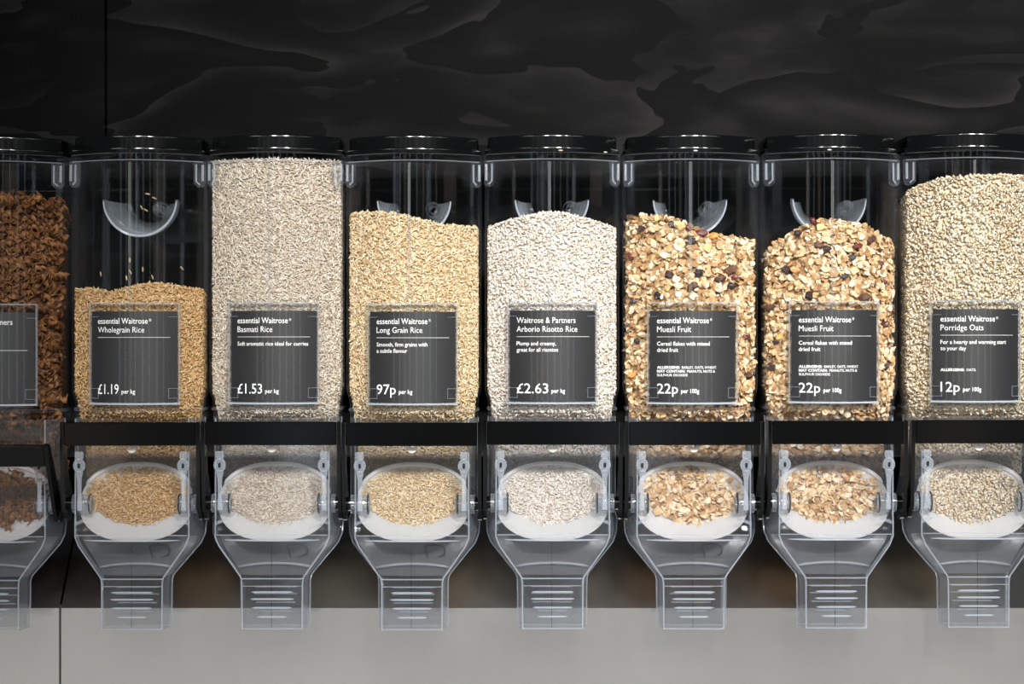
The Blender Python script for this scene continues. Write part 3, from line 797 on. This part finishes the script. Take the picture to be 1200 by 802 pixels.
def spot_words(key, lx, lz):
    top = float(height(key, lx, -24))
    side = NEXT[key][0 if lx < 0 else 1]; by = WHERE[key].replace('beside', 'by')
    if top-lz < 22: return 'topping the muesli heap %s, facing %s' % (by, side)
    if lz > 46 and abs(lx) < 54: return 'above the muesli card %s, facing %s' % (by, side)
    if lz > 46: return 'high in the muesli %s, facing %s' % (by, side)
    return 'beside the muesli card %s, facing %s' % (by, side)
FRUIT = {
 'muesli_a': [('raisin', 809, 281, 8.5), ('cranberry', 822, 273, 6.5), ('apricot', 835, 277, 6.5), ('pineapple', 799, 266, 5), ('pineapple', 829, 291, 5.5), ('raisin', 785, 322, 6.5),
   ('raisin', 753, 267, 5), ('raisin', 788, 263, 5), ('date', 857, 317, 8), ('raisin', 818, 320, 6.5), ('date', 844, 326, 6.5), ('date', 811, 336, 6.5), ('raisin', 858, 335, 5.5), ('cranberry', 862, 325, 4),
   ('cranberry', 807, 268, 4.5), ('date', 740, 246, 4.5), ('raisin', 772, 346, 6), ('cranberry', 876, 395, 4), ('raisin', 744, 352, 5), ('date', 880, 440, 5), ('apricot', 742, 440, 5), ('raisin', 748, 400, 4.5), ('cranberry', 740, 300, 4.5), ('pineapple', 770, 255, 4.5)],
 'muesli_b': [('raisin', 924, 316, 6.5), ('cranberry', 1005, 288, 5.5), ('raisin', 987, 324, 6), ('pineapple', 1001, 318, 5.5), ('pineapple', 962, 267, 5.5), ('raisin', 936, 273, 5), ('date', 960, 287, 6), ('raisin', 969, 292, 5.5),
   ('cranberry', 954, 259, 5), ('raisin', 998, 302, 5.5), ('cranberry', 1034, 308, 4.5), ('date', 1022, 281, 6), ('raisin', 950, 346, 7), ('date', 1014, 348, 7), ('apricot', 916, 395, 5), ('raisin', 907, 430, 6), ('date', 905, 360, 6),
   ('raisin', 913, 400, 5), ('cranberry', 1041, 380, 5), ('raisin', 1042, 430, 5), ('pineapple', 1040, 345, 5), ('cranberry', 1040, 330, 4)]}
for key in ('muesli_a', 'muesli_b'):
    P, Nn = sample_surface(key, 82, 2.2)
    P = P-Nn*rng.uniform(0, 4, len(P))[:, None]
    depth = rng.uniform(0, 1, len(P))
    R = frames(Nn, .52, .1); S = rng.uniform(.7, 1.12, len(P))
    me = scatter_mesh('muesli_flakes', msh, P, R, S, FM['muesli'], core_mesh(key, 7.5), .1, flat=True)  # core coloured darker to stand in for shade in the gaps between flakes
    o = link('muesli_flakes', me); o.location = (CX[key]/1000, 0, EYE+ZO[key]/1000)
    tag(o, 'toasted muesli flakes heaped in the dispenser %s' % WHERE[key], 'muesli', kind='stuff')
    placed = []
    for kind, px, py, r in FRUIT[key]:
        s = (D-22)/D
        lx = (px-600)*s-CX[key]; lz = (401-py)*s-ZO[key]
        lz = min(lz, float(height(key, lx, -24))+r*.15)
        y = float(front_y(np.clip(lx, -70, 70)))+3.2+r*.5
        nm, lab, cat = FNAME[kind]
        f = link(nm, FR[kind]); rr = r*1.05/1000
        f.scale = (rr, rr, rr); f.location = ((CX[key]+np.clip(lx, -71, 71))/1000, y/1000, EYE+(lz+ZO[key])/1000)
        f.rotation_euler = (random.uniform(-.5, .5)+1.4, random.uniform(-.7, .7), random.uniform(-.4, .4)) if kind != 'pineapple' else (random.uniform(-.4, .4), random.uniform(-.7, .7), random.uniform(-.5, .5))
        tag(f, '%s %s' % (lab, spot_words(key, lx, lz)), cat, '%s pieces in the muesli %s' % (cat, WHERE[key]))
        placed.append((lx, lz, r))
    # outermost flakes, one object each
    P, Nn = sample_surface(key, 9, 1.6, rear=12)
    ok = (P[:, 2] > -72) & ~((np.abs(P[:, 0]) < 50) & (P[:, 2] < 42) & (P[:, 2] > -70)) & (P[:, 1] < 20)
    for lx, lz, r in placed: ok &= ((P[:, 0]-lx)**2+(P[:, 2]-lz)**2) > (r+2.5)**2
    idx = np.where(ok)[0]; rng.shuffle(idx); idx = idx[:140]
    R = frames(Nn, .28, .1)
    for q, i in enumerate(idx):
        fo = link('oat_flake', FLK[q % 4])
        Mx = Matrix([list(R[i][0]), list(R[i][1]), list(R[i][2])]).to_4x4()
        fo.matrix_world = Matrix.Translation(((CX[key]+P[i, 0])/1000, P[i, 1]/1000, EYE+(P[i, 2]+ZO[key])/1000)) @ Mx
        tag(fo, 'oat flake %s' % spot_words(key, P[i, 0], P[i, 2]), 'oat flake', 'oat flakes in the muesli %s' % WHERE[key])

# ---- brown pasta twists
PST = [(0, (.10, .037, .010)), (.5, (.18, .072, .020)), (1, (.28, .125, .043))]
FM['pasta'] = food_mat('wholewheat_pasta', PST, per_object=True, rough=.5); FM['pasta_mix'] = food_mat('wholewheat_pasta_heap', PST, rough=.5)
pv, pf = fusilli_shape()
pm = bpy.data.meshes.new('pasta_twist'); pm.from_pydata([tuple(p/1000) for p in pv], [], [tuple(int(i) for i in q) for q in pf])
pm.materials.append(FM['pasta']); pm.shade_smooth()
key = 'pasta'
P, Nn = sample_surface(key, 15, 9.0)
P = P-Nn*rng.uniform(0, 7, len(P))[:, None]; R = frames(Nn, .18, .1); S = rng.uniform(.8, 1.0, len(P))
inview = (P[:, 0] > -12) & (P[:, 1] < 25) & (P[:, 2] > -85)
idx = np.where(inview)[0]; rng.shuffle(idx); idx = idx[:290]; rest = np.setdiff1d(np.arange(len(P)), idx)
for i in idx:
    fo = link('pasta_twist', pm)
    Mx = Matrix([list(R[i][0]), list(R[i][1]), list(R[i][2])]).to_4x4() @ Matrix.Scale(S[i], 4)
    fo.matrix_world = Matrix.Translation(((CX[key]+P[i, 0])/1000, P[i, 1]/1000, EYE+(P[i, 2]+ZO[key])/1000)) @ Mx
    tag(fo, 'brown spiral pasta twist piled in the dispenser, '+('at the top of the heap' if P[i, 2] > 155 else 'above the price card' if P[i, 2] > 46 and P[i, 0] < 52 else 'above and outward of the price card' if P[i, 2] > 46 else 'behind the price card' if P[i, 0] < 50 else 'between price card and wholegrain rice dispenser'), 'pasta', 'brown pasta twists in the dispenser')
me = scatter_mesh('pasta_heap', [(pv, pf)], P[rest], R[rest], S[rest], FM['pasta_mix'], core_mesh(key, 17), .1)
o = link('pasta_heap', me); o.location = (CX[key]/1000, 0, EYE+ZO[key]/1000); tag(o, 'deeper mass of brown pasta spirals at the core of their dispenser', 'pasta', kind='stuff')
fo = link('pasta_twist', pm); q = bowl_pt(.18, -.52, .8, 3)
fo.location = ((CX[key]+q[0])/1000, q[1]/1000, EYE+q[2]/1000); fo.rotation_euler = (.3, .65, .2); fo.scale = (.75,)*3
tag(fo, 'single brown pasta twist lying in the white gate of its dispenser', 'pasta')

# ---- stray grains
gv, gf = grain_shape(6.6, 2.1, 1.8)
gm = bpy.data.meshes.new('rice_grain'); gm.from_pydata([tuple(p/1000) for p in gv], [], [tuple(int(i) for i in q) for q in gf]); gm.shade_smooth()
gm.materials.append(food_mat('stray_rice_husk', [(0, (.55, .36, .18)), (1, (.72, .52, .30))], True))
for px, py, a in ((117, 321, 80), (153, 305, 88), (153.5, 319, 60), (149, 326, 80), (168, 316, 88), (211, 314, 45), (179, 325, 70)):
    lx = (px-600)*(D-22)/D-CX['wholegrain']; y = float(front_y(lx))+3.3
    g = link('rice_grain', gm); g.location = ((CX['wholegrain']+lx)/1000, y/1000, EYE+(401-py)*(D-22)/D/1000)
    g.rotation_euler = (0, math.radians(a), math.atan2(float(front_y(lx+1)-front_y(lx-1)), 2))
    tag(g, 'stray brown rice grain clinging inside the clear wall above the wholegrain rice', 'rice grain', 'stray grains on the dispenser wall')
for px, py, a in ((172, 227, 12), (180, 232, 25), (165, 243, 60), (170, 246, 30)):
    lx = (px-600)*(D+25)/D-CX['wholegrain']
    g = link('rice_grain', gm); g.location = ((CX['wholegrain']+lx)/1000, .030, EYE+(401-py)*(D+25)/D/1000)
    g.rotation_euler = (0.2, math.radians(a), .2)
    tag(g, 'brown rice grain caught on the clear finger grip of the wholegrain dispenser', 'rice grain', 'grains caught on the finger grip')
cm = food_mat('crumb_cream', [(0, (.70, .60, .45)), (1, (.85, .78, .66))], True)
cm2 = gm.copy(); cm2.materials.clear(); cm2.materials.append(cm)
for key, px, lab in (('arborio', 657, 'pale rice grain stuck under the middle of the arborio dispenser lid'), ('arborio', 710, 'pale rice grain stuck under the lid edge next to the muesli'),
                     ('muesli_a', 815, 'beige crumb under the lid of the muesli dispenser beside the arborio rice'), ('muesli_b', 972, 'beige crumb under the lid of the muesli dispenser beside the porridge oats')):
    lx = (px-600)*(D-30)/D-CX[key]
    g = link('rice_grain' if key == 'arborio' else 'cereal_crumb', cm2); g.location = ((CX[key]+lx)/1000, (float(front_y(lx))-1.6)/1000, EYE+(221.5+ZO[key])/1000)
    g.rotation_euler = (0, .05, 0); g.scale = (.9, .9, .9); tag(g, lab, 'grain' if key == 'arborio' else 'crumb')
